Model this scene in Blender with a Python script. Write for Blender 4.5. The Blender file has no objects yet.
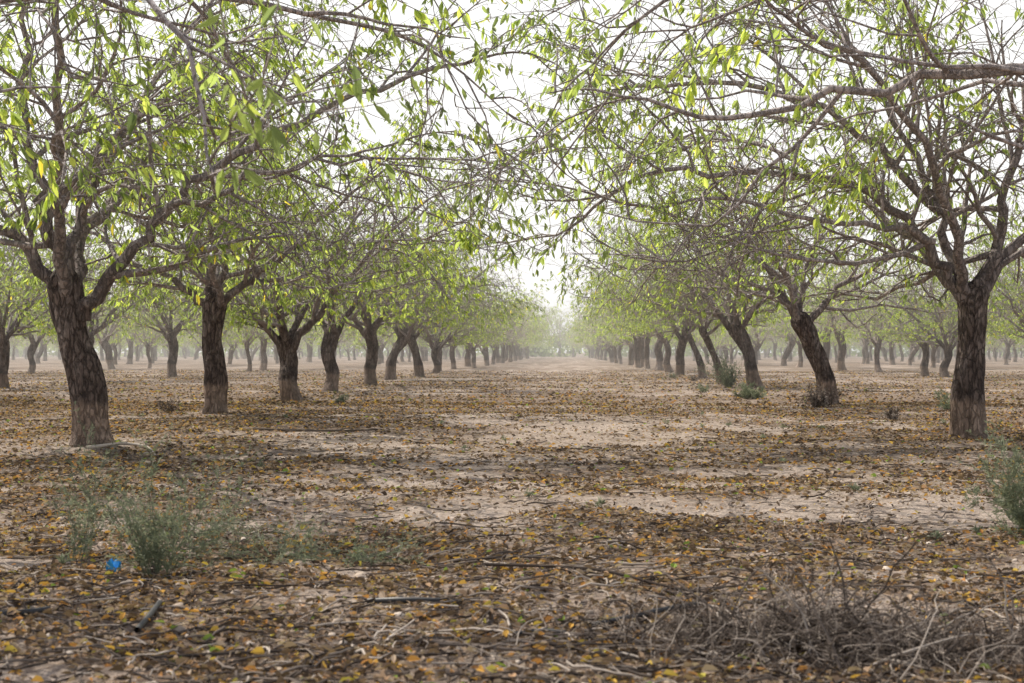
import bpy, math, random
import numpy as np
from mathutils import Vector, Matrix, Quaternion

scene = bpy.context.scene
scene.view_settings.view_transform = 'Standard'
scene.view_settings.look = 'None'
scene.view_settings.exposure = 0
F = 1422.0
CAM_H = 0.70

# ------------------------------------------------------------------ helpers
def vnoise(x, y, seed=0):
    x = np.asarray(x, dtype=np.float64); y = np.asarray(y, dtype=np.float64)
    xi = np.floor(x).astype(np.int64); yi = np.floor(y).astype(np.int64)
    fx = x - xi; fy = y - yi
    fx = fx*fx*(3-2*fx); fy = fy*fy*(3-2*fy)
    def h(a, b):
        n = (a*374761393 + b*668265263 + seed*1442695041) & 0x7fffffff
        n = ((n ^ (n >> 13)) * 1274126177) & 0x7fffffff
        n = (n ^ (n >> 16)) & 0xffff
        return n/65535.0
    v = (h(xi,yi)*(1-fx)+h(xi+1,yi)*fx)*(1-fy) + (h(xi,yi+1)*(1-fx)+h(xi+1,yi+1)*fx)*fy
    return v*2-1

def ground_h(x, y):
    x = np.asarray(x, dtype=np.float64); y = np.asarray(y, dtype=np.float64)
    h = 0.035*vnoise(x*0.35+3.1, y*0.35, 1) + 0.020*vnoise(x*1.3, y*1.7+5, 2)
    h += 0.012*vnoise(x*4.1, y*4.9, 3) + 0.007*vnoise(x*11.3, y*12.7, 4) + 0.004*vnoise(x*27, y*29, 5)
    return h

def bare(x,y):   # open sandy patches in the lane
    g=lambda cx,cy,sx,sy: np.exp(-(((x-cx)/sx)**2+((y-cy)/sy)**2))
    return np.clip(g(-.55,6.2,.75,.4)+g(.95,6.3,.7,.3)+.9*g(-.1,4.3,.55,.18)+.6*g(-.6,9.5,1.0,.6)+.5*g(1.3,8.3,.8,.4)+.5*g(.2,14,1.5,1.0),0,1)
def litter_mask(x, y):
    x = np.asarray(x, dtype=np.float64); y = np.asarray(y, dtype=np.float64)
    wx = x + .6*vnoise(x*1.3,y*1.3,31); wy = y + .7*vnoise(x*.9,y*1.1,32)
    m = 0.62 + 0.48*vnoise(wx*0.4+9, wy*0.6+2, 11) + 0.42*vnoise(wx*1.3, wy*2.0, 12) + 0.48*vnoise(x*4.3, y*5.4, 13)
    m = m + 0.15*np.clip((np.abs(x)-1.5)/2.0, 0, 1) + 0.28*np.clip((4.6-y)/1.4,0,1)
    return np.clip(m - 0.7*bare(wx,wy), 0.0, 1.0)

def make_mesh(name, verts, quads, mats, matidx=None, tint=None, smooth=None):
    me = bpy.data.meshes.new(name)
    verts = np.asarray(verts, dtype=np.float32); quads = np.asarray(quads, dtype=np.int32)
    nf = len(quads)
    me.vertices.add(len(verts)); me.vertices.foreach_set("co", verts.ravel())
    me.loops.add(nf*4); me.loops.foreach_set("vertex_index", quads.ravel())
    me.polygons.add(nf)
    me.polygons.foreach_set("loop_start", np.arange(nf, dtype=np.int32)*4)
    me.polygons.foreach_set("loop_total", np.full(nf, 4, dtype=np.int32))
    for m in mats: me.materials.append(m)
    if matidx is not None: me.polygons.foreach_set("material_index", np.asarray(matidx, dtype=np.int32))
    if smooth is None: smooth = np.ones(nf, dtype=bool)
    me.polygons.foreach_set("use_smooth", np.asarray(smooth, dtype=bool))
    if tint is not None:
        a = me.attributes.new("tint", 'FLOAT', 'POINT')
        a.data.foreach_set("value", np.asarray(tint, dtype=np.float32))
    me.update(calc_edges=True)
    return me

def add_obj(name, me, loc=(0,0,0), rot=0, scale=1.0, parent=None):
    o = bpy.data.objects.new(name, me)
    o.location = loc; o.rotation_euler = (0,0,rot); o.scale = (scale,)*3
    scene.collection.objects.link(o)
    if parent: o.parent = parent
    return o

class Builder:
    def __init__(self):
        self.v=[]; self.q=[]; self.t=[]; self.m=[]; self.n=0
    def add(self, v, q, t, mat):
        self.v.append(v); self.q.append(np.asarray(q)+self.n); self.t.append(t)
        self.m.append(np.full(len(q), mat)); self.n += len(v)
    def tube(self, pts, radii, sides, tint, mat=0, rough=0.0, seed=0):
        P = np.array(pts, dtype=np.float64); R = np.array(radii)
        n = len(P)
        T = np.gradient(P, axis=0); T /= (np.linalg.norm(T, axis=1, keepdims=True)+1e-9)
        ref = np.array([0.13,0.97,0.2]) if abs(T[0,1]) < 0.8 else np.array([1.0,0.1,0.1])
        U = np.cross(T, ref); U /= (np.linalg.norm(U, axis=1, keepdims=True)+1e-9)
        W = np.cross(T, U)
        a = np.arange(sides)*2*math.pi/sides
        RR = np.repeat(R[:,None], sides, 1)
        if rough > 0:
            ii = np.arange(n)[:,None]*0.35 + seed
            RR = RR*(1 + rough*vnoise(np.cos(a)[None,:]*1.6+ii*0.5, np.sin(a)[None,:]*1.6+ii*0.3, seed)
                       + rough*0.5*vnoise(np.cos(a)[None,:]*4+ii*1.1, np.sin(a)[None,:]*4, seed+1))
        V = P[:,None,:] + RR[:,:,None]*(np.cos(a)[None,:,None]*U[:,None,:] + np.sin(a)[None,:,None]*W[:,None,:])
        V = V.reshape(-1,3)
        i = np.arange(n-1)[:,None]*sides; j = np.arange(sides)[None,:]; j2 = (j+1)%sides
        Q = np.stack([i+j, i+j2, i+sides+j2, i+sides+j], -1).reshape(-1,4)
        tt = np.full(len(V), tint) if np.isscalar(tint) else np.repeat(np.asarray(tint), sides)
        self.add(V, Q, tt, mat)
    def leaves(self, pos, dirv, side, L, W, tint, mat=1, fold=0.25, curl=0.2):
        pos=np.asarray(pos,dtype=float); d=np.asarray(dirv,dtype=float); s=np.asarray(side,dtype=float)
        if len(pos)==0: return
        d/= np.linalg.norm(d,axis=1,keepdims=True)+1e-9
        s = s - d*np.sum(s*d,axis=1,keepdims=True); s/= np.linalg.norm(s,axis=1,keepdims=True)+1e-9
        nrm = np.cross(d,s)
        L=np.asarray(L)[:,None]; W=np.asarray(W)[:,None]
        prof=[(0,0),(0.3,0.5),(0.68,0.42),(1,0),(0.68,-0.42),(0.3,-0.5)]
        vs=[]
        for t,w in prof:
            vs.append(pos + d*L*t + s*W*w + nrm*(abs(w)*W*fold - curl*L*t*t))
        V=np.stack(vs,1).reshape(-1,3)
        n=len(pos); b=np.arange(n)[:,None]*6
        Q=np.concatenate([b+np.array([0,1,2,3])[None,:], b+np.array([0,3,4,5])[None,:]],0)
        self.add(V,Q,np.repeat(np.asarray(tint),6),mat)
    def mesh(self, name, mats, smooth_mats=(0,)):
        v=np.concatenate(self.v); q=np.concatenate(self.q); t=np.concatenate(self.t); m=np.concatenate(self.m)
        sm=np.isin(m, smooth_mats)
        return make_mesh(name, v, q, mats, m, t, sm)

# ------------------------------------------------------------------ materials
def new_mat(name):
    m=bpy.data.materials.new(name); m.use_nodes=True
    nt=m.node_tree; nt.nodes.clear()
    out=nt.nodes.new('ShaderNodeOutputMaterial')
    return m,nt,out
def N(nt,t,**kw):
    n=nt.nodes.new(t)
    for k,v in kw.items(): setattr(n,k,v)
    return n
def ramp(nt, stops, interp='LINEAR'):
    r=nt.nodes.new('ShaderNodeValToRGB'); cr=r.color_ramp; cr.interpolation=interp
    while len(cr.elements)<len(stops): cr.elements.new(0.5)
    for e,(p,c) in zip(cr.elements,stops):
        e.position=p; e.color=(c[0],c[1],c[2],1)
    return r
def noise(nt,vec,scale,detail=4,rough=0.55):
    n=nt.nodes.new('ShaderNodeTexNoise'); n.inputs['Scale'].default_value=scale
    n.inputs['Detail'].default_value=detail; n.inputs['Roughness'].default_value=rough
    nt.links.new(vec,n.inputs['Vector']); return n
def mixc(nt,fac,a,b,bt='MIX'):
    m=nt.nodes.new('ShaderNodeMix'); m.data_type='RGBA'; m.blend_type=bt
    for sock,val in ((m.inputs[0],fac),(m.inputs[6],a),(m.inputs[7],b)):
        if hasattr(val,'links') : nt.links.new(val,sock)
        elif isinstance(val,(int,float)): sock.default_value=val
        else: sock.default_value=(val[0],val[1],val[2],1)
    return m.outputs[2]
def math_(nt,op,a,b=None):
    m=nt.nodes.new('ShaderNodeMath'); m.operation=op
    for i,val in enumerate((a,b)):
        if val is None: continue
        if hasattr(val,'links'): nt.links.new(val,m.inputs[i])
        else: m.inputs[i].default_value=val
    return m.outputs[0]
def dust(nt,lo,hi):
    """aerial haze painted into tree colours, paler deeper in the orchard (world position)"""
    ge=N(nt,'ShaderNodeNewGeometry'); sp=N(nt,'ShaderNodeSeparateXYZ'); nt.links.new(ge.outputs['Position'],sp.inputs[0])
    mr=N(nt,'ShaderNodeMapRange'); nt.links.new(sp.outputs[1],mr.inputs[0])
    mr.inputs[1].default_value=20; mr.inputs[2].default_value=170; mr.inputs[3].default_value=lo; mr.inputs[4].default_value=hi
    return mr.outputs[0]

def bark_material(name, far=False):
    m,nt,out=new_mat(name)
    tc=N(nt,'ShaderNodeTexCoord'); at=N(nt,'ShaderNodeAttribute',attribute_name='tint')
    mp=N(nt,'ShaderNodeMapping'); mp.inputs['Scale'].default_value=(1,1,0.35)
    nt.links.new(tc.outputs['Object'],mp.inputs['Vector'])
    n1=noise(nt,mp.outputs[0],9,5,0.65); n2=noise(nt,mp.outputs[0],42,4,0.7)
    vo=N(nt,'ShaderNodeTexVoronoi',feature='DISTANCE_TO_EDGE'); vo.inputs['Scale'].default_value=26
    nt.links.new(mixc(nt,0.12,mp.outputs[0],n1.outputs['Color']),vo.inputs['Vector'])
    dark=ramp(nt,[(0.28,(0.060,0.044,0.037)),(0.5,(0.155,0.117,0.098)),(0.64,(0.28,0.23,0.20)),(0.72,(0.44,0.38,0.34))])
    nt.links.new(n1.outputs['Fac'],dark.inputs[0])
    n2r=ramp(nt,[(0.3,(0.45,0.45,0.45)),(0.7,(1.4,1.36,1.36))]); nt.links.new(n2.outputs['Fac'],n2r.inputs[0])
    c=mixc(nt,1.0,dark.outputs[0],n2r.outputs[0],'MULTIPLY')
    vr=ramp(nt,[(0.0,(0.3,0.28,0.27)),(0.12,(1,1,1))]); nt.links.new(vo.outputs['Distance'],vr.inputs[0])
    c=mixc(nt,0.6,c,vr.outputs[0],'MULTIPLY')
    sp=N(nt,'ShaderNodeSeparateXYZ'); nt.links.new(tc.outputs['Object'],sp.inputs[0])
    z=math_(nt,'ADD',sp.outputs[2],math_(nt,'MULTIPLY',n1.outputs['Fac'],0.14))
    zr=ramp(nt,[(0.37,(1,1,1)),(0.41,(0,0,0))]); nt.links.new(z,zr.inputs[0])
    low=ramp(nt,[(0.3,(0.19,0.135,0.10)),(0.65,(0.42,0.315,0.245))]); nt.links.new(n1.outputs['Fac'],low.inputs[0])
    lowc=mixc(nt,0.7,low.outputs[0],n2r.outputs[0],'MULTIPLY')
    c=mixc(nt,math_(nt,'MULTIPLY',zr.outputs[0],.85),c,lowc)
    tw=mixc(nt,n1.outputs['Fac'],(0.29,0.235,0.215),(0.66,0.58,0.55))
    c=mixc(nt,at.outputs['Fac'],c,tw)
    c=mixc(nt,dust(nt,.0,.3),c,(0.55,0.50,0.43))  # distance haze painted into the bark colour
    b=N(nt,'ShaderNodeBsdfPrincipled'); nt.links.new(c,b.inputs['Base Color']); b.inputs['Roughness'].default_value=0.8
    b.inputs['Specular IOR Level'].default_value=0.3
    if not far:
        h=math_(nt,'ADD',math_(nt,'MULTIPLY',n2.outputs['Fac'],0.6),math_(nt,'MINIMUM',math_(nt,'MULTIPLY',vo.outputs['Distance'],4.0),0.6))
        bp=N(nt,'ShaderNodeBump'); bp.inputs['Strength'].default_value=1.0; bp.inputs['Distance'].default_value=0.035
        nt.links.new(h,bp.inputs['Height']); nt.links.new(bp.outputs[0],b.inputs['Normal'])
    nt.links.new(b.outputs[0],out.inputs[0]); return m

def leaf_material(name, stops, transl=0.5, tb=(1.9,1.9,1.2), hazy=False):
    m,nt,out=new_mat(name)
    at=N(nt,'ShaderNodeAttribute',attribute_name='tint')
    r=ramp(nt,stops); nt.links.new(at.outputs['Fac'],r.inputs[0])
    col=r.outputs[0]
    if hazy: col=mixc(nt,dust(nt,.05,.42),col,(0.52,0.57,0.38))  # far leaves paled to imitate haze, painted into base colour
    d=N(nt,'ShaderNodeBsdfDiffuse'); nt.links.new(col,d.inputs['Color'])
    last=d
    if transl>0:
        t=N(nt,'ShaderNodeBsdfTranslucent')
        br=mixc(nt,1.0,col,tb,'MULTIPLY'); nt.links.new(br,t.inputs['Color'])
        mx=N(nt,'ShaderNodeMixShader'); mx.inputs[0].default_value=transl
        nt.links.new(d.outputs[0],mx.inputs[1]); nt.links.new(t.outputs[0],mx.inputs[2]); last=mx
    nt.links.new(last.outputs[0],out.inputs[0]); return m

def ground_material():
    m,nt,out=new_mat('sandy_soil')
    tc=N(nt,'ShaderNodeTexCoord'); P=tc.outputs['Object']
    mp=N(nt,'ShaderNodeMapping'); mp.inputs['Scale'].default_value=(0.45,1,1); nt.links.new(P,mp.inputs['Vector'])
    big=noise(nt,mp.outputs[0],0.55,4,0.6); mid=noise(nt,mp.outputs[0],3.2,5,0.7)
    fine=noise(nt,P,24,5,0.72); grit=noise(nt,P,110,3,0.7)
    soil=ramp(nt,[(0.3,(0.30,0.23,0.185)),(0.5,(0.57,0.465,0.385)),(0.7,(0.76,0.655,0.56))])
    nt.links.new(fine.outputs['Fac'],soil.inputs[0])
    g=ramp(nt,[(0.3,(0.6,0.6,0.6)),(0.7,(1.15,1.15,1.15))]); nt.links.new(grit.outputs['Fac'],g.inputs[0])
    c=mixc(nt,1.0,soil.outputs[0],g.outputs[0],'MULTIPLY')
    vo=N(nt,'ShaderNodeTexVoronoi'); vo.inputs['Scale'].default_value=48; nt.links.new(mixc(nt,.04,P,fine.outputs['Color']),vo.inputs['Vector'])
    deb=ramp(nt,[(0.0,(0.06,0.046,0.038)),(0.35,(0.16,0.11,0.08)),(0.6,(0.31,0.20,0.115)),(0.8,(0.10,0.078,0.065)),(1.0,(0.44,0.35,0.25))])
    sx=N(nt,'ShaderNodeSeparateColor'); nt.links.new(vo.outputs['Color'],sx.inputs[0]); nt.links.new(sx.outputs[0],deb.inputs[0])
    s=math_(nt,'ADD',math_(nt,'MULTIPLY',big.outputs['Fac'],1.1),math_(nt,'MULTIPLY',mid.outputs['Fac'],0.9))
    s=math_(nt,'ADD',s,math_(nt,'MULTIPLY',fine.outputs['Fac'],0.8))
    s=math_(nt,'ADD',s,math_(nt,'MULTIPLY',sx.outputs[1],0.35))
    at=N(nt,'ShaderNodeAttribute',attribute_name='tint')
    s=math_(nt,'ADD',s,math_(nt,'MULTIPLY',at.outputs['Fac'],0.6))
    mk=ramp(nt,[(0.54,(0,0,0)),(0.69,(1,1,1))]); nt.links.new(math_(nt,'MULTIPLY',s,0.345),mk.inputs[0])
    c=mixc(nt,math_(nt,'MULTIPLY',mk.outputs[0],0.82),c,deb.outputs[0])
    b=N(nt,'ShaderNodeBsdfPrincipled'); nt.links.new(c,b.inputs['Base Color']); b.inputs['Roughness'].default_value=0.95
    b.inputs['Specular IOR Level'].default_value=0.15
    h=math_(nt,'ADD',math_(nt,'MULTIPLY',fine.outputs['Fac'],0.9),math_(nt,'MULTIPLY',grit.outputs['Fac'],0.4))
    h=math_(nt,'ADD',h,math_(nt,'MULTIPLY',mid.outputs['Fac'],0.8))
    bp=N(nt,'ShaderNodeBump'); bp.inputs['Strength'].default_value=0.9; bp.inputs['Distance'].default_value=0.04
    nt.links.new(h,bp.inputs['Height']); nt.links.new(bp.outputs[0],b.inputs['Normal'])
    nt.links.new(b.outputs[0],out.inputs[0]); return m

def simple_mat(name, col, rough=0.8, var=0.4, scale=30):
    m,nt,out=new_mat(name); tc=N(nt,'ShaderNodeTexCoord')
    n=noise(nt,tc.outputs['Object'],scale,5,0.6)
    lo=tuple(x*(1-var) for x in col); hi=tuple(x*(1+var) for x in col)
    r=ramp(nt,[(0.3,lo),(0.7,hi)]); nt.links.new(n.outputs['Fac'],r.inputs[0])
    b=N(nt,'ShaderNodeBsdfPrincipled'); nt.links.new(r.outputs[0],b.inputs['Base Color']); b.inputs['Roughness'].default_value=rough
    nt.links.new(b.outputs[0],out.inputs[0]); return m

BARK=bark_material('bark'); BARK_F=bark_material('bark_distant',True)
LS=[(0.0,(0.11,0.15,0.065)),(0.4,(0.21,0.27,0.10)),(0.72,(0.32,0.40,0.125)),(0.92,(0.48,0.57,0.14)),(1.0,(0.68,0.55,0.07))]
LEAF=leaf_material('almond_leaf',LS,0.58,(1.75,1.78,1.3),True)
LITTER=leaf_material('leaf_litter',[(0.0,(0.065,0.047,0.039)),(0.28,(0.16,0.112,0.08)),(0.5,(0.29,0.205,0.14)),(0.72,(0.45,0.37,0.29)),(0.84,(0.50,0.25,0.085)),(0.94,(0.64,0.43,0.10)),(1.0,(0.25,0.34,0.08))],0.15)
WEED=leaf_material('weed_green',[(0.0,(0.12,0.145,0.10)),(0.6,(0.26,0.29,0.20)),(1.0,(0.46,0.48,0.35))],0.3,(1.2,1.2,1))
DRY=leaf_material('dry_stem',[(0.0,(0.05,0.04,0.034)),(0.6,(0.20,0.165,0.14)),(1.0,(0.54,0.47,0.40))],0.0)
SOIL=ground_material()

# ------------------------------------------------------------------ trees
def perp(rng,d):
    v=Vector((rng.gauss(0,1),rng.gauss(0,1),rng.gauss(0,1)))
    v=v-d*v.dot(d)
    return v.normalized() if v.length>1e-4 else Vector((1,0,0))
def catmull(pts,sub):
    P=[Vector(p) for p in pts]; Q=[P[0]*2-P[1]]+P+[P[-1]*2-P[-2]]; out=[]
    for i in range(1,len(Q)-2):
        a,b,c,d=Q[i-1],Q[i],Q[i+1],Q[i+2]
        for s in range(sub):
            t=s/sub
            out.append(0.5*((2*b)+(c-a)*t+(2*a-5*b+4*c-d)*t*t+(3*b-a-3*c+d)*t**3))
    out.append(P[-1]); return out
def thin(x): return max(0.0,min(1.0,(0.065-x)/0.045))

class Tree:
    def __init__(self, seed, counts=(8,7,6), leafn=2.0, lod=0, ext=1.2):
        self.rng=random.Random(seed); self.seed=seed; self.B=Builder(); self.counts=counts; self.leafn=leafn; self.lod=lod; self.ext=ext
        self.lp=[];self.ld=[];self.ls=[];self.lL=[];self.lW=[];self.lt=[]
    def trunk(self, pts, r0):
        P=catmull(pts,5); n=len(P); R=[]
        for i,p in enumerate(P):
            z=p[2]; f=1.0-0.18*min(1,z/0.9)
            f+=0.34*math.exp(-max(z,0)/0.07)
            f+=0.07*math.exp(-((z-0.36)/0.05)**2)
            f+=0.24*max(0,(i/(n-1)-0.72)/0.28)
            R.append(r0*f)
        d=(P[-1]-P[-2]).normalized()
        P=P+[P[-1]+d*0.07,P[-1]+d*0.12,P[-1]+d*0.14]; R=R+[R[-1]*0.85,R[-1]*0.55,R[-1]*0.1]
        self.B.tube([tuple(p) for p in P],R,[20,14,8][self.lod],0.0,0,rough=0.25,seed=self.seed)
    def limb(self, pts, r, r_end=0.25, nch=None):
        P=catmull(pts,4 if self.lod==0 else 2); rng=self.rng
        P=[P[0]]+[p+Vector((rng.gauss(0,.026),rng.gauss(0,.026),rng.gauss(0,.026))) for p in P[1:]]
        n=len(P); R=[r*(1-(1-r_end)*(i/(n-1))**0.8) for i in range(n)]
        self.B.tube([tuple(p) for p in P],R,[9,7,5][self.lod],[thin(x) for x in R],0,rough=0.08,seed=rng.randint(0,999))
        L=sum((P[i+1]-P[i]).length for i in range(n-1))
        k=nch if nch is not None else int(self.counts[0]*L/2.6)
        self.children(P,R,L,0,k)
        d=(P[-1]-P[-2]).normalized()
        self.grow(P[-1],d,self.ext,R[-1],1,0.9)
    def children(self,P,R,L,level,k,leafy=None):
        rng=self.rng; n=len(P)
        for c in range(k):
            t=(0.18 if level==0 else 0.10)+ (0.82 if level==0 else 0.9)*((c+rng.random())/k)
            t=min(t,0.99); f=t*(n-1); i=int(f); p=P[i].lerp(P[i+1],f-i); d=(P[i+1]-P[i]).normalized()
            r=R[i]*(0.45+0.2*rng.random())
            ang=math.radians(rng.uniform(28,66)); q=perp(rng,d)
            if level==0: q=(q+Vector((0,0,0.2))).normalized()
            nd=(d*math.cos(ang)+q*math.sin(ang)).normalized()
            if level==0: 
                ln=rng.uniform(1.0,2.1)*(1.1-0.3*t)*(1,.85,.85)[self.lod]; r=min(max(r,0.012),0.04); lf=rng.choice([0.03,0.12,0.7,1.4,2.5])
            elif level==1: ln=rng.uniform(0.5,1.1)*(1.1-0.35*t); r=min(max(r,0.006),0.014); lf=leafy*rng.uniform(0.2,1.7)
            else: ln=rng.uniform(0.18,0.46); r=rng.uniform(0.0025,0.0042)*(1,1.2,1.6)[self.lod]; lf=leafy*rng.uniform(0.2,1.7)
            self.grow(p,nd,ln,r,level+1,lf)
    def grow(self,p,d,L,r,level,leafy):
        rng=self.rng; lod=self.lod
        ns=({1:8,2:6,3:4},{1:6,2:4,3:3},{1:4,2:3,3:2})[lod][level]; sg={1:.18,2:.21,3:.18}[level]*(1,1.2,1.5)[lod]; gv={1:0.01,2:-0.04,3:-0.05}[level]*(1,1.4,2)[lod]
        floor=1.10+rng.random()*.5
        P=[p.copy()]; R=[r]
        for i in range(ns):
            d=(d+Vector((rng.gauss(0,sg),rng.gauss(0,sg),rng.gauss(0,sg)+gv))).normalized()
            if P[-1].z<floor and d.z<0.0: d.z=abs(d.z)*0.4; d.normalize()
            p=P[-1]+d*(L/ns); P.append(p); R.append(max(0.0016*(1,1.2,1.6)[lod],r*(1-0.75*(i+1)/ns)))
        self.B.tube([tuple(q) for q in P],R,{1:(6,5,4),2:(4,3,3),3:(3,3,3)}[level][lod],[thin(x) for x in R],0)
        if level<3:
            self.children(P,R,L,level,self.counts[level] if level==1 else max(2,int(self.counts[2]*L/0.75)),leafy)
        if level>=2:
            m=self.leafn*leafy*(1.0 if level==3 else 0.8); k=int(m)+(1 if rng.random()<m-int(m) else 0)
            sc=(1,1.15,1.7)[lod]
            for _ in range(k):
                t=rng.uniform(0.3,1.0)*ns; i=min(int(t),ns-1); q=P[i].lerp(P[i+1],t-i)
                ax=(P[i+1]-P[i]).normalized()
                dd=(ax*0.45+perp(rng,ax)*0.5+Vector((0,0,-0.85))).normalized()
                self.lp.append(tuple(q)); self.ld.append(tuple(dd)); self.ls.append((rng.gauss(0,1),rng.gauss(0,1),rng.gauss(0,.5)))
                self.lL.append(sc*rng.uniform(.048,.095)); self.lW.append(sc*rng.uniform(.016,.028))
                self.lt.append(min(.93,max(0,rng.gauss(0.52,0.24)+0.08*(leafy-1))) if rng.random()>.012 else 1.0)
    def finish(self,name):
        self.B.leaves(self.lp,self.ld,self.ls,self.lL,self.lW,self.lt,1)
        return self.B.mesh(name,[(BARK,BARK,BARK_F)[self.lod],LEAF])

def trunk_pts(lean, h, rng):
    j=lambda s: rng.gauss(0,s)
    return [(0,0,-0.12),(0,0,0.0),(lean[0]*0.15+j(.04),lean[1]*0.28+j(.03),h*0.33),(lean[0]*0.55+j(.05),lean[1]*0.62+j(.04),h*0.66),(lean[0],lean[1],h)]

def generic_tree(seed, lean=None, h=None, nl=5, counts=(8,6,5), leafn=2.2, r=None, lod=1):
    T=Tree(seed,counts,leafn,lod,ext=.75); rng=T.rng
    if lean is None: lean=(rng.uniform(-.38,.38),rng.uniform(-.25,.25))
    if h is None: h=rng.uniform(0.8,1.3)
    if r is None: r=rng.uniform(0.095,0.14)
    T.trunk(trunk_pts(lean,h,rng),r)
    a0=rng.uniform(0,6.28)
    for i in range(nl):
        a=a0+i*2*math.pi/nl+rng.uniform(-.4,.4); ca,sa=math.cos(a),math.sin(a)
        st=Vector((lean[0],lean[1],h-rng.uniform(0.04,0.2)))
        s=rng.uniform(0.75,1.2)*.82; u=rng.uniform(0.7,1.3)
        pts=[st, st+Vector((ca*.28*s,sa*.28*s,.30*u)), st+Vector((ca*.85*s,sa*.85*s,.85*u)), st+Vector((ca*1.6*s,sa*1.6*s,1.5*u)), st+Vector((ca*2.4*s,sa*2.4*s,2.0*u))]
        T.limb(pts, r*rng.uniform(.46,.62))
    a=rng.uniform(0,6.28); ca,sa=math.cos(a),math.sin(a); st=Vector((lean[0],lean[1],h-0.03))
    T.limb([st,st+Vector((ca*.12,sa*.12,.45)),st+Vector((ca*.4,sa*.4,1.2)),st+Vector((ca*.8,sa*.8,2.3))],r*.5)
    for i in range(2):
        a=rng.uniform(0,6.28); ca,sa=math.cos(a),math.sin(a); st=Vector((lean[0]+ca*.3,lean[1]+sa*.3,h+.22))
        T.limb([st,st+Vector((ca*.5,sa*.5,.42)),st+Vector((ca*1.1,sa*1.1,.65)),st+Vector((ca*1.8,sa*1.8,.62))],.035)
    return T

def specific_tree(seed, trunk, r, limbs, counts, leafn, ext=1.0):
    T=Tree(seed,counts,leafn,0,ext=ext); T.trunk(trunk,r)
    for pts,lr in limbs: T.limb([Vector(p) for p in pts],lr)
    return T

DET=(8,7,6)
L1=specific_tree(101,[(0,0,-.12),(0,0,0),(-.03,0,.4),(-.13,0,.80),(-.19,.0,1.16)],.122,[
 ([(-.06,0,.92),(.08,-.03,1.14),(.33,-.08,1.43),(.66,-.1,1.80),(1.05,-.05,2.08),(1.7,.1,2.45),(2.5,.2,2.75)],.062),
 ([(-.17,0,1.12),(-.24,-.05,1.5),(-.33,-.1,1.85),(-.42,-.2,2.4),(-.35,-.3,3.3)],.068),
 ([(-.17,0,1.06),(-.40,-.05,1.36),(-.75,-.1,1.70),(-1.3,-.2,2.25),(-2.2,-.3,2.7)],.060),
 ([(-.17,0,1.12),(-.13,.1,1.6),(.02,.3,2.1),(.3,.5,2.7),(.7,.8,3.5)],.055),
 ([(-.17,.05,1.10),(-.2,.45,1.5),(-.1,1.1,2.0),(.1,2.0,2.6),(.2,2.9,2.9)],.055),
 ([(-.17,-.05,1.10),(-.1,-.45,1.6),(.15,-1.1,2.2),(.4,-1.9,2.8),(.7,-2.6,3.0)],.05),
 ([(.55,-.1,1.68),(.95,-.25,1.78),(1.5,-.3,1.98),(2.2,-.3,2.1)],.03),
],DET,4.3)
R1=specific_tree(202,[(0,0,-.12),(0,0,0),(-.01,0,.4),(.03,0,.80),(.04,0,1.15)],.128,[
 ([(.02,0,1.05),(-.18,-.05,1.38),(-.50,-.1,1.78),(-.95,-.15,2.06),(-1.6,-.2,2.15),(-2.3,-.25,2.13),(-3.0,-.3,2.0)],.058),
 ([(.02,0,1.10),(-.12,.05,1.55),(-.28,.1,2.05),(-.55,.15,2.6),(-1.1,.2,3.3)],.055),
 ([(.05,0,1.05),(.18,-.04,1.45),(.30,-.06,1.95),(.42,-.1,2.6),(.7,-.2,3.5)],.066),
 ([(.05,0,1.08),(.35,.1,1.5),(.8,.2,2.0),(1.5,.3,2.5),(2.3,.4,2.9)],.055),
 ([(.0,.0,1.10),(-.25,.4,1.55),(-.7,1.0,2.1),(-1.3,1.7,2.6),(-1.9,2.3,2.9)],.05),
 ([(.0,-.05,1.10),(-.2,-.4,1.6),(-.6,-1.0,2.25),(-1.2,-1.6,2.75),(-1.9,-2.2,2.95)],.05),
 ([(-.3,-.1,1.60),(-.7,-.3,1.72),(-1.2,-.45,1.72),(-1.9,-.55,1.9),(-2.7,-.6,1.85)],.034),
 ([(-.2,.05,1.85),(-.7,.0,2.35),(-1.4,-.1,2.75),(-2.3,-.2,2.9),(-3.0,-.2,2.75)],.042),
],DET,2.9)
L2=specific_tree(303,[(0,0,-.12),(0,0,0),(.03,0,.4),(-.03,0,.85),(.0,0,1.22)],.125,[
 ([(0,0,1.1),(-.25,0,1.35),(-.65,0,1.6),(-1.2,0,1.85),(-2.0,.1,2.4)],.06),
 ([(0,0,1.1),(.25,0,1.38),(.55,0,1.55),(1.0,0,1.95),(1.7,0,2.6)],.06),
 ([(0,0,1.2),(-.1,.05,1.6),(-.3,.1,2.2),(-.5,.2,3.2)],.06),
 ([(0,0,1.2),(.12,-.05,1.7),(.3,-.2,2.4),(.6,-.4,3.3)],.055),
 ([(0,0,1.15),(-.1,.45,1.6),(-.1,1.1,2.1),(0,2.1,2.8)],.05),
 ([(0,0,1.15),(.1,-.45,1.6),(.2,-1.1,2.2),(.2,-2.1,2.8)],.05),
 ([(.4,0,1.48),(1.0,.1,1.55),(1.7,.1,1.85),(2.5,.1,1.95)],.03),
],(8,6,6),4.2)
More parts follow.
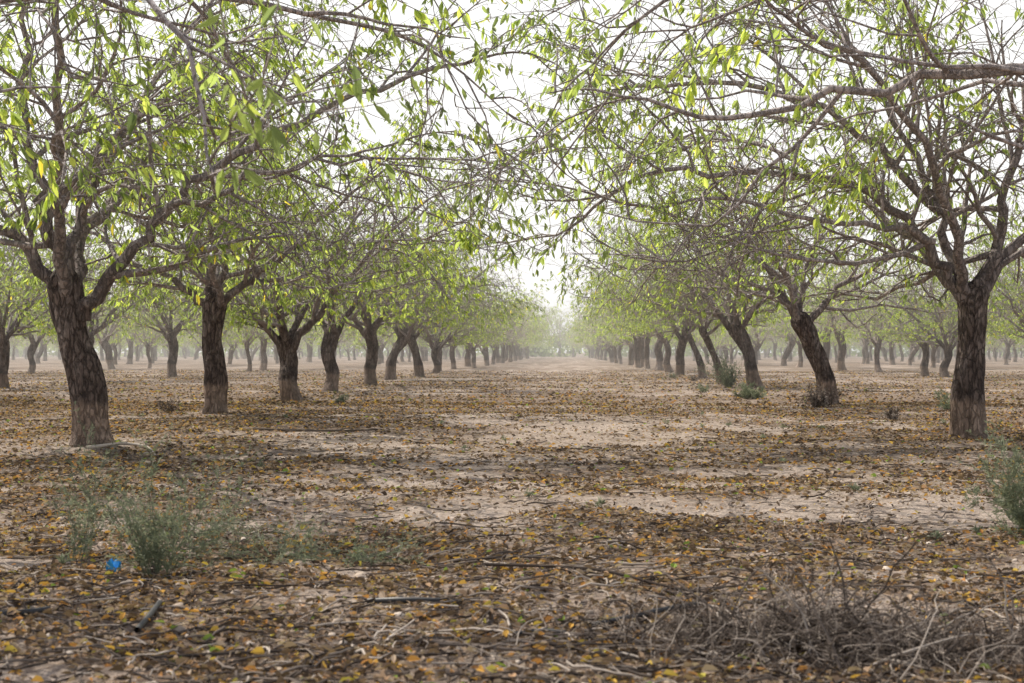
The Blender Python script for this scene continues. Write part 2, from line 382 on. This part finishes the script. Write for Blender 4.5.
R2=specific_tree(404,[(0,0,-.12),(0,0,0),(-.06,0,.4),(-.24,0,.8),(-.40,.0,1.12)],.125,[
 ([(-.38,0,1.03),(-.58,0,1.4),(-.85,0,1.8),(-1.4,0,2.3),(-2.3,0,2.6)],.06),
 ([(-.38,0,1.03),(-.08,0,1.35),(.25,0,1.65),(.8,0,1.95),(1.6,0,2.4)],.06),
 ([(-.40,0,1.05),(-.35,.05,1.6),(-.2,.1,2.2),(.1,.2,3.2)],.055),
 ([(-.40,0,1.05),(-.6,-.3,1.6),(-1.0,-.8,2.1),(-1.6,-1.5,2.8)],.05),
 ([(-.40,0,1.05),(-.4,.45,1.6),(-.4,1.2,2.1),(-.2,2.1,2.8)],.05),
 ([(-.5,0,1.30),(-1.0,-.1,1.6),(-1.7,-.1,1.8),(-2.6,-.1,1.85)],.03),
],(8,6,6),3.7)
# trees just outside the frame whose limbs reach over the lane
R0=specific_tree(505,trunk_pts((-.1,0),1.15,random.Random(4)),.14,[
 ([(-.1,0,1.1),(-.7,.05,1.55),(-1.5,.1,1.86),(-2.3,.2,1.95),(-3.0,.3,1.80)],.055),
 ([(-.1,0,1.1),(-.5,.3,1.8),(-1.2,.6,2.3),(-2.2,.9,2.65),(-3.2,1.1,2.6)],.055),
 ([(-.1,0,1.1),(.3,.3,1.7),(.8,.9,2.4),(1.4,1.4,3)],.055),
 ([(-.1,0,1.1),(.2,-.5,1.7),(.4,-1.2,2.4),(.6,-1.9,2.9)],.055),
],(6,5,5),1.8)
L0=specific_tree(606,trunk_pts((.1,0),1.1,random.Random(5)),.14,[
 ([(.1,0,1.05),(.7,-.1,1.6),(1.4,-.3,2.05),(2.1,-.5,2.1),(2.7,-.8,1.85)],.045),
 ([(.1,0,1.05),(.6,.4,1.7),(1.3,1.0,2.2),(2.1,1.6,2.45),(3.0,2.2,2.4)],.045),
 ([(.1,0,1.05),(-.4,.3,1.7),(-.9,.9,2.4),(-1.4,1.4,3)],.055),
],(6,5,5),2.6)
meL1=L1.finish('almond_tree_a'); meR1=R1.finish('almond_tree_b'); meL2=L2.finish('almond_tree_c'); meR2=R2.finish('almond_tree_d')
meR0=R0.finish('almond_tree_e'); meL0=L0.finish('almond_tree_f')
leans=[(.08,.1),(-.32,.05),(.20,-.1),(-.12,.1),(-.45,0),(.32,.1),(-.05,0)]
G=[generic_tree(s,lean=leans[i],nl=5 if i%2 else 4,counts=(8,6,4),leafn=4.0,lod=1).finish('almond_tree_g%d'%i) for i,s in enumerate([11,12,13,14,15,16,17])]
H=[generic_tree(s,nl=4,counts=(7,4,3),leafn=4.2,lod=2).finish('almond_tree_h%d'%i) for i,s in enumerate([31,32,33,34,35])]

def place_tree(x,y,me,rot=0,sc=1.0,parent=None,name='almond_tree'):
    z=float(ground_h(x,y))
    return add_obj(name,me,(x,y,z-0.01),rot,sc,parent)
place_tree(-3.38,10.15,meL1); place_tree(3.32,11.7,meR1)
place_tree(-3.82,15.6,meL2);  place_tree(3.62,19.2,meR2)
place_tree(3.9,6.2,meR0); place_tree(-4.0,5.0,meL0)
rr=random.Random(5)
left=[(20.4,-3.85,3,0),(25.6,-4.15,0,.6),(29.8,-4.0,6,2.0),(35.6,-4.25,5,0.2),(40.5,-4.0,1,1)]
right=[(27.5,3.75,1,0.0),(32.0,3.6,4,0.2),(38.1,3.8,4,5.9),(43,3.6,1,2)]
for y,x,k,ro in left+right: place_tree(x,y,G[k],ro,rr.uniform(.9,1.1))
orchard=bpy.data.objects.new('distant_almond_orchard',None); scene.collection.objects.link(orchard)
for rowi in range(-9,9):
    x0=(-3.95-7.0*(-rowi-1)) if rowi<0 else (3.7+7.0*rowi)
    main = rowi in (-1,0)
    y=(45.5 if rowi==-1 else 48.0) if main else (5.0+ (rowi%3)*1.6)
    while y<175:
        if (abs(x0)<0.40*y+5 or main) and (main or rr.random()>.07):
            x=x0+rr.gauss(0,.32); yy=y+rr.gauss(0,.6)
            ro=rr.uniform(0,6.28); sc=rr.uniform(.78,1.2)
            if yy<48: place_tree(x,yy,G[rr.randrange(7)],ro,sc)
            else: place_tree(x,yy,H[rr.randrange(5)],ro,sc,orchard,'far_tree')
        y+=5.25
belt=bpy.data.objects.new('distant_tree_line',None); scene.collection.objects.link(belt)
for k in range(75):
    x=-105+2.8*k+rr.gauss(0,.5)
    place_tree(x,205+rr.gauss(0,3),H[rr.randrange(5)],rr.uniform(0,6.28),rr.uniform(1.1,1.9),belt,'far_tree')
rs=np.random.RandomState(9); n=26000
x=(rs.rand(n)*2-1)*125; y=209+rs.randn(n)*1.5
hh=2.6+1.2*vnoise(x*.25,x*0,41)+.8*vnoise(x*.9,x*0,42)
z=rs.rand(n)**.8*hh
B=Builder(); B.leaves(np.stack([x,y,z],-1),rs.randn(n,3),rs.randn(n,3),.35+.4*rs.rand(n),.2+.25*rs.rand(n),rs.rand(n)*.7,0)
add_obj('distant_scrub',B.mesh('distant_scrub',[LEAF],()))

# ------------------------------------------------------------------ ground
def axis_x():
    xs=[0.0]; s=0.035
    while xs[-1]<700:
        xs.append(xs[-1]+s)
        if xs[-1]>2.6: s*=1.06
    xs=np.array(xs); return np.concatenate([-xs[:0:-1],xs])
def axis_y():
    ys=[2.4]; s=0.028
    while ys[-1]<1200:
        ys.append(ys[-1]+s); s*=1.013 if ys[-1]<30 else 1.05
    b=[2.4]; s=0.1
    while b[-1]>-80:
        b.append(b[-1]-s); s*=1.12
    return np.concatenate([np.array(b[:0:-1]),np.array(ys)])
X,Y=np.meshgrid(axis_x(),axis_y())
Z=ground_h(X,Y)
nx=X.shape[1]; ny=X.shape[0]
V=np.stack([X,Y,Z],-1).reshape(-1,3)
i=np.arange(ny-1)[:,None]*nx; j=np.arange(nx-1)[None,:]
Q=np.stack([i+j,i+j+1,i+nx+j+1,i+nx+j],-1).reshape(-1,4)
add_obj('ground',make_mesh('ground',V,Q,[SOIL],None,litter_mask(X,Y).ravel()))

# ------------------------------------------------------------------ fallen leaves
rs=np.random.RandomState(3)
def scatter(n,ymin,ymax,wfac,power=1.0):
    u=rs.rand(n); y=ymin+(ymax-ymin)*u**power
    x=(rs.rand(n)*2-1)*(wfac*y+1.2)-0.02*y
    keep=rs.rand(n)<(0.10+0.90*litter_mask(x,y)**1.5)
    return x[keep],y[keep]
B=Builder()
for (n,a,b,szl,szh) in [(115000,2.4,8,.010,.036),(120000,7,20,.018,.048),(75000,18,52,.035,.075)]:
    x,y=scatter(n,a,b,.42,1.0); m=len(x)
    z=ground_h(x,y)+rs.rand(m)*0.012+0.002
    th=rs.rand(m)*2*np.pi
    d=np.stack([np.cos(th),np.sin(th),rs.randn(m)*.35],-1); s=np.stack([-np.sin(th),np.cos(th),rs.randn(m)*.6],-1)
    L=szl+(szh-szl)*rs.rand(m)**1.5
    t=np.clip(rs.rand(m)**1.2*0.97+0.01,0,0.97); gr=rs.rand(m)<0.015; t[gr]=1.0
    B.leaves(np.stack([x,y,z],-1),d,s,L,L*(.3+.35*rs.rand(m)),t,0,fold=.7,curl=.25)
add_obj('fallen_leaves',B.mesh('fallen_leaves',[LITTER],()))

# ------------------------------------------------------------------ ground twigs
B=Builder(); rng=random.Random(8)
for k in range(11500):
    y=2.4+15*rng.random()**1.8; x=(rng.random()*2-1)*(.42*y+.4)
    if rng.random()>0.3+0.7*float(litter_mask(x,y)): continue
    L=rng.uniform(.03,.20)*(1.8 if rng.random()<.1 else 1); a=rng.uniform(0,6.28); r=rng.uniform(.0009,.0036)
    P=[]
    for s in range(5):
        P.append((x,y,r+.004+rng.uniform(0,.012)))
        a+=rng.gauss(0,.35); x+=math.cos(a)*L/4; y+=math.sin(a)*L/4
    P=np.array(P); P[:,2]+=ground_h(P[:,0],P[:,1])
    B.tube(P,[r,r,r*.9,r*.7,r*.4],3 if r<.002 else 4,rng.random()**1.5,0)
add_obj('fallen_twigs',B.mesh('fallen_twigs',[DRY]))

def img2ground(px,py): 
    d=F*CAM_H/(py-352.0); return ((px-560)/F*d, d)
HOSE=simple_mat('black_polyethylene',(.022,.021,.022),.5,.3)
def branch(name,pts,r,tint=.1,mat=DRY,forks=3,seed=1,taper=.6):
    rg=random.Random(seed); B=Builder()
    P=[(x,y,float(ground_h(x,y))+r*0.9+.006) for x,y in pts]
    C=[tuple(p) for p in catmull(P,4)]; n=len(C)
    B.tube(C,[r*(1-taper*i/(n-1)) for i in range(n)],8,tint,0,rough=.15 if forks else 0.0,seed=seed)
    for k in range(forks):
        i=rg.randrange(2,n-1); p=Vector(C[i]); d=(Vector(C[i])-Vector(C[i-1])).normalized()
        a=rg.choice([-1,1])*rg.uniform(.5,1.0); d=Quaternion((0,0,1),a)@d; d.z=.15; L=rg.uniform(.08,.25)
        B.tube([tuple(p),tuple(p+d*L*.5),tuple(p+d*L+Vector((0,0,-.01)))],[r*.5,r*.4,r*.2],5,tint+.1,0)
    add_obj(name,B.mesh(name,[mat]))
g=img2ground
branch('drip_irrigation_hose',[g(-60,640),g(-10,634),g(20,629),g(44,624)],.009,.0,HOSE,0,1,0)
branch('drip_irrigation_hose',[g(368,611),g(400,614),g(440,614)],.009,.0,HOSE,0,2,0)
branch('drip_irrigation_hose',[g(590,635),g(625,629),g(660,622),g(700,615)],.008,.0,HOSE,0,3,0)
branch('drip_irrigation_hose',[g(134,640),g(146,629),g(157,614)],.008,.0,HOSE,0,4,0)
branch('drip_irrigation_hose',[g(515,648),g(540,645),g(566,646)],.007,.0,HOSE,0,5,0)
branch('fallen_branch',[(-.25,4.6),(.1,4.35),(.32,4.05),(.47,3.98)],.006,.05,seed=2,forks=4)
branch('fallen_branch',[(-.45,4.72),(-.2,4.75),(.02,4.7)],.006,.2,seed=12,forks=3)
branch('fallen_branch',[(.2,3.5),(.36,3.62),(.5,3.75)],.005,.1,seed=5,forks=2)
branch('fallen_branch',[(-3.3,9.8),(-3.1,10.0),(-2.9,9.9),(-2.75,9.6)],.014,1.0,seed=6,forks=2)
branch('fallen_branch',[(1.0,5.0),(1.2,4.9),(1.5,4.95)],.005,.3,seed=7,forks=3)
branch('fallen_branch',[(-2.6,12.0),(-2.0,11.8),(-1.5,12)],.012,.3,seed=8,forks=4)
branch('fallen_branch',[(-.9,3.1),(-.6,3.2),(-.35,3.15)],.005,.1,seed=9,forks=4)
branch('fallen_branch',[(-.3,3.25),(-.05,3.12),(.15,3.2)],.005,.5,seed=10,forks=4)

# ------------------------------------------------------------------ pebbles, clods and almond hulls
B=Builder()
STONE=leaf_material('clod_and_hull',[(0.0,(0.14,0.105,0.08)),(0.5,(0.42,0.34,0.27)),(1.0,(0.68,0.59,0.50))],0.0)
for k in range(5000):
    y=2.4+12*rng.random()**1.4; x=(rng.random()*2-1)*(.42*y+.4)
    r=rng.uniform(.003,.011)*(2.0 if rng.random()<.05 else 1); z=float(ground_h(x,y))
    P=[(x,y,z-r*.4),(x,y,z),(x+r*.1,y,z+r*.5),(x+r*.1,y,z+r*.8)]
    B.tube(P,[r*.9,r*1.15,r*.8,r*.12],6,rng.random(),0,rough=.45,seed=k)
add_obj('soil_clods',B.mesh('soil_clods',[STONE]))

# ------------------------------------------------------------------ weeds
def bush(name,x,y,h,w,seed,stems=40,mat=WEED,fuzz=10,upright=.8,leafL=(.012,.028),stemr=.0018,sub=6):
    rg=random.Random(seed); B=Builder(); lp=[];ld=[];ls=[];lL=[];lW=[];lt=[]
    def leafs(P,k,tb):
        for _ in range(k):
            t=rg.uniform(.1,1)*(len(P)-1); i=min(int(t),len(P)-2); q=P[i].lerp(P[i+1],t-i); ax=(P[i+1]-P[i]).normalized()
            dd=(ax*.7+perp(rg,ax)*.8); lp.append(tuple(q)); ld.append(tuple(dd)); ls.append((rg.gauss(0,1),rg.gauss(0,1),rg.gauss(0,1)))
            L=rg.uniform(*leafL); lL.append(L); lW.append(L*rg.uniform(.16,.3)); lt.append(min(1,max(0,tb+rg.gauss(0,.18))))
    for s in range(stems):
        a=rg.uniform(0,6.28); sp=rg.random()**.7
        p=Vector((math.cos(a)*w*.15*sp,math.sin(a)*w*.15*sp,-.01))
        d=Vector((math.cos(a)*sp*(1.25-upright*.6),math.sin(a)*sp*(1.25-upright*.6),upright)).normalized()
        L=h*rg.uniform(.45,1.15) if upright>.5 else w*rg.uniform(.6,1.1)
        P=[p]
        for i in range(7):
            d=(d+Vector((rg.gauss(0,.16),rg.gauss(0,.16),rg.gauss(0,.10)))).normalized()
            q=P[-1]+d*L/7
            if q.z<.01: q.z=.012; d.z=abs(d.z)
            P.append(q)
        tb=rg.uniform(.2,.85)
        B.tube([tuple(q) for q in P],[stemr*(1-.6*i/7) for i in range(8)],3,tb*.8,0)
        leafs(P,fuzz,tb)
        for c in range(sub):
            i=rg.randrange(1,7); dd=(P[i+1]-P[i]).normalized(); dd=(dd+perp(rg,dd)*.9).normalized(); l2=L*rg.uniform(.12,.34)
            S=[P[i],P[i]+dd*l2*.5,P[i]+dd*l2+Vector((0,0,l2*.15))]
            B.tube([tuple(q) for q in S],[stemr*.6,stemr*.5,stemr*.3],3,tb*.8,0)
            leafs(S,fuzz,tb)
    B.leaves(lp,ld,ls,lL,lW,lt,0,fold=.3,curl=.1)
    return add_obj(name,B.mesh(name,[mat],()),(x,y,float(ground_h(x,y))))
fl=(.008,.019)
bush('weed_bush',-1.27,4.45,.44,.25,1,stems=30,fuzz=14,leafL=fl,stemr=.0015,sub=11,upright=1.15)
bush('weed_bush',-1.67,4.85,.47,.22,2,stems=12,fuzz=11,leafL=fl,stemr=.0014,sub=10,upright=1.3)
bush('ground_cover_weed',-1.0,4.95,.10,.42,3,stems=38,fuzz=5,upright=.12,sub=5,leafL=fl,stemr=.0012)
bush('ground_cover_weed',-.75,4.8,.08,.30,9,stems=22,fuzz=5,upright=.10,sub=5,leafL=fl,stemr=.0012)
bush('ground_cover_weed',-1.3,5.6,.10,.35,19,stems=22,fuzz=5,upright=.15,sub=5,leafL=fl,stemr=.0012)
bush('weed_bush',1.83,5.5,.42,.3,4,stems=55,fuzz=14,leafL=(.012,.026),sub=10,stemr=.0015)
bush('weed_bush',3.2,27.0,.7,.5,5,stems=36,fuzz=6,leafL=(.03,.06),stemr=.004)
bush('weed_bush',2.85,21.5,.25,.6,6,stems=34,fuzz=6,upright=.6,leafL=(.03,.06),stemr=.003)
bush('dry_bush',3.3,18.2,.34,.5,8,stems=36,mat=DRY,fuzz=5,upright=.6,leafL=(.03,.05),stemr=.003)
for k,(x,y) in enumerate([(3.1,33),(2.4,24),(3.0,38),(3.5,15.2),(4.6,17),(-3.1,20),(-4.5,16.2),(5.6,21)]):
    bush('grass_tuft',x,y,.18,.26,120+k,stems=18,fuzz=4,upright=.8,sub=3,leafL=(.02,.05),stemr=.0025,mat=WEED if k%3 else DRY)
for k in range(26):
    y=rng.uniform(4.5,16); x=rng.uniform(-.36,.30)*y
    bush('weed_tuft',x,y,rng.uniform(.02,.05),.05,50+k,stems=5,fuzz=4,sub=1,leafL=(.014,.03),mat=WEED,upright=.6)
# heap of dead twigs
B=Builder(); rg=random.Random(77)
for k in range(2700):
    cx=min(1.15,max(-.1,rg.gauss(.62,.26))); cy=rg.gauss(3.27,.14)
    big=rg.random()<.07
    a=rg.uniform(0,6.28); el=rg.uniform(-.2,1.1); L=rg.uniform(.04,.19)*(1.7 if big else 1)
    d=Vector((math.cos(a)*math.cos(el),math.sin(a)*math.cos(el),math.sin(el)))
    hump=.085*math.exp(-((cx-.62)/.28)**2-((cy-3.27)/.14)**2)
    z0=float(ground_h(cx,cy))
    p=Vector((cx,cy,z0+rg.uniform(0,.015)+hump*rg.random())); P=[p]
    for i in range(6):
        d=(d+Vector((rg.gauss(0,.30),rg.gauss(0,.30),rg.gauss(0,.25)-.08))).normalized(); q=P[-1]+d*L/6
        q.z=max(q.z,z0+.004); P.append(q)
    r=rg.uniform(.0007,.0020)*(2.0 if big else 1)
    B.tube([tuple(q) for q in P],[r*(1-.5*i/6) for i in range(7)],4 if big else 3,rg.random()**1.2,0)
add_obj('dry_brush',B.mesh('dry_brush',[DRY]))

me=bpy.data.meshes.new('plastic_scrap')
vs=[];fs=[];n=6
for a in range(n):
    for b in range(n):
        u=a/(n-1)-.5; v=b/(n-1)-.5
        vs.append((u*.05,v*.035,.018*math.sin(u*7+v*5)+.01*math.cos(v*11)+.014))
for a in range(n-1):
    for b in range(n-1): fs.append((a*n+b,a*n+b+1,(a+1)*n+b+1,(a+1)*n+b))
me.from_pydata(vs,[],fs); me.materials.append(simple_mat('blue_plastic',(.04,.36,.75),.35,.15))
gx,gy=img2ground(110,576); add_obj('blue_plastic_scrap',me,(gx,gy,float(ground_h(gx,gy))+.008),.4,.9)

# ------------------------------------------------------------------ dusty air hanging over the orchard
m=bpy.data.materials.new('dusty_air'); m.use_nodes=True; nt=m.node_tree; nt.nodes.clear()
out=nt.nodes.new('ShaderNodeOutputMaterial'); vs_=nt.nodes.new('ShaderNodeVolumeScatter')
vs_.inputs['Color'].default_value=(1.0,.97,.91,1); vs_.inputs['Density'].default_value=.0033; vs_.inputs['Anisotropy'].default_value=.45
nt.links.new(vs_.outputs[0],out.inputs['Volume'])
bx=[(-130,18,-1),(130,18,-1),(130,240,-1),(-130,240,-1),(-130,18,9),(130,18,9),(130,240,9),(-130,240,9)]
hm=bpy.data.meshes.new('dust_haze'); hm.from_pydata(bx,[],[(0,3,2,1),(4,5,6,7),(0,1,5,4),(1,2,6,5),(2,3,7,6),(3,0,4,7)]); hm.materials.append(m)
add_obj('dust_haze',hm)

# ------------------------------------------------------------------ light
el=math.radians(53); az=math.radians(44)
s=Vector((-math.cos(el)*math.cos(az),math.cos(el)*math.sin(az),math.sin(el)))
sun=bpy.data.lights.new('sun','SUN'); sun.energy=5.0; sun.angle=math.radians(.4); sun.color=(1,.93,.82)
so=bpy.data.objects.new('sun',sun); so.rotation_euler=s.to_track_quat('Z','Y').to_euler(); so.location=(-10,10,20); scene.collection.objects.link(so)
w=bpy.data.worlds.new('World'); scene.world=w; w.use_nodes=True; nt=w.node_tree
bg=nt.nodes['Background']; sky=nt.nodes.new('ShaderNodeTexSky'); sky.sky_type='NISHITA'; sky.sun_disc=False
sky.sun_elevation=el; sky.sun_rotation=math.atan2(s.x,s.y)%(2*math.pi); sky.dust_density=3; sky.air_density=1.0; sky.ozone_density=1.0
tcw=N(nt,'ShaderNodeTexCoord'); sp=N(nt,'ShaderNodeSeparateXYZ'); nt.links.new(tcw.outputs['Generated'],sp.inputs[0])
hr=ramp(nt,[(0.0,(.92,.92,.92)),(0.27,(.85,.85,.85)),(0.46,(.08,.08,.08))]); nt.links.new(sp.outputs[2],hr.inputs[0])
hz=mixc(nt,hr.outputs[0],sky.outputs[0],(10.6,10.5,10.2))
nt.links.new(hz,bg.inputs[0]); bg.inputs[1].default_value=.125

# ------------------------------------------------------------------ camera
cam=bpy.data.cameras.new('camera'); co=bpy.data.objects.new('camera',cam); scene.collection.objects.link(co)
cam.sensor_width=36; cam.lens=50; cam.clip_end=3000; cam.clip_start=.05
co.location=(0,0,CAM_H)
co.rotation_euler=(math.radians(90)+math.atan(10.5/F),0,math.atan(48/F))
cam.dof.use_dof=True; cam.dof.focus_distance=12; cam.dof.aperture_fstop=8
scene.camera=co
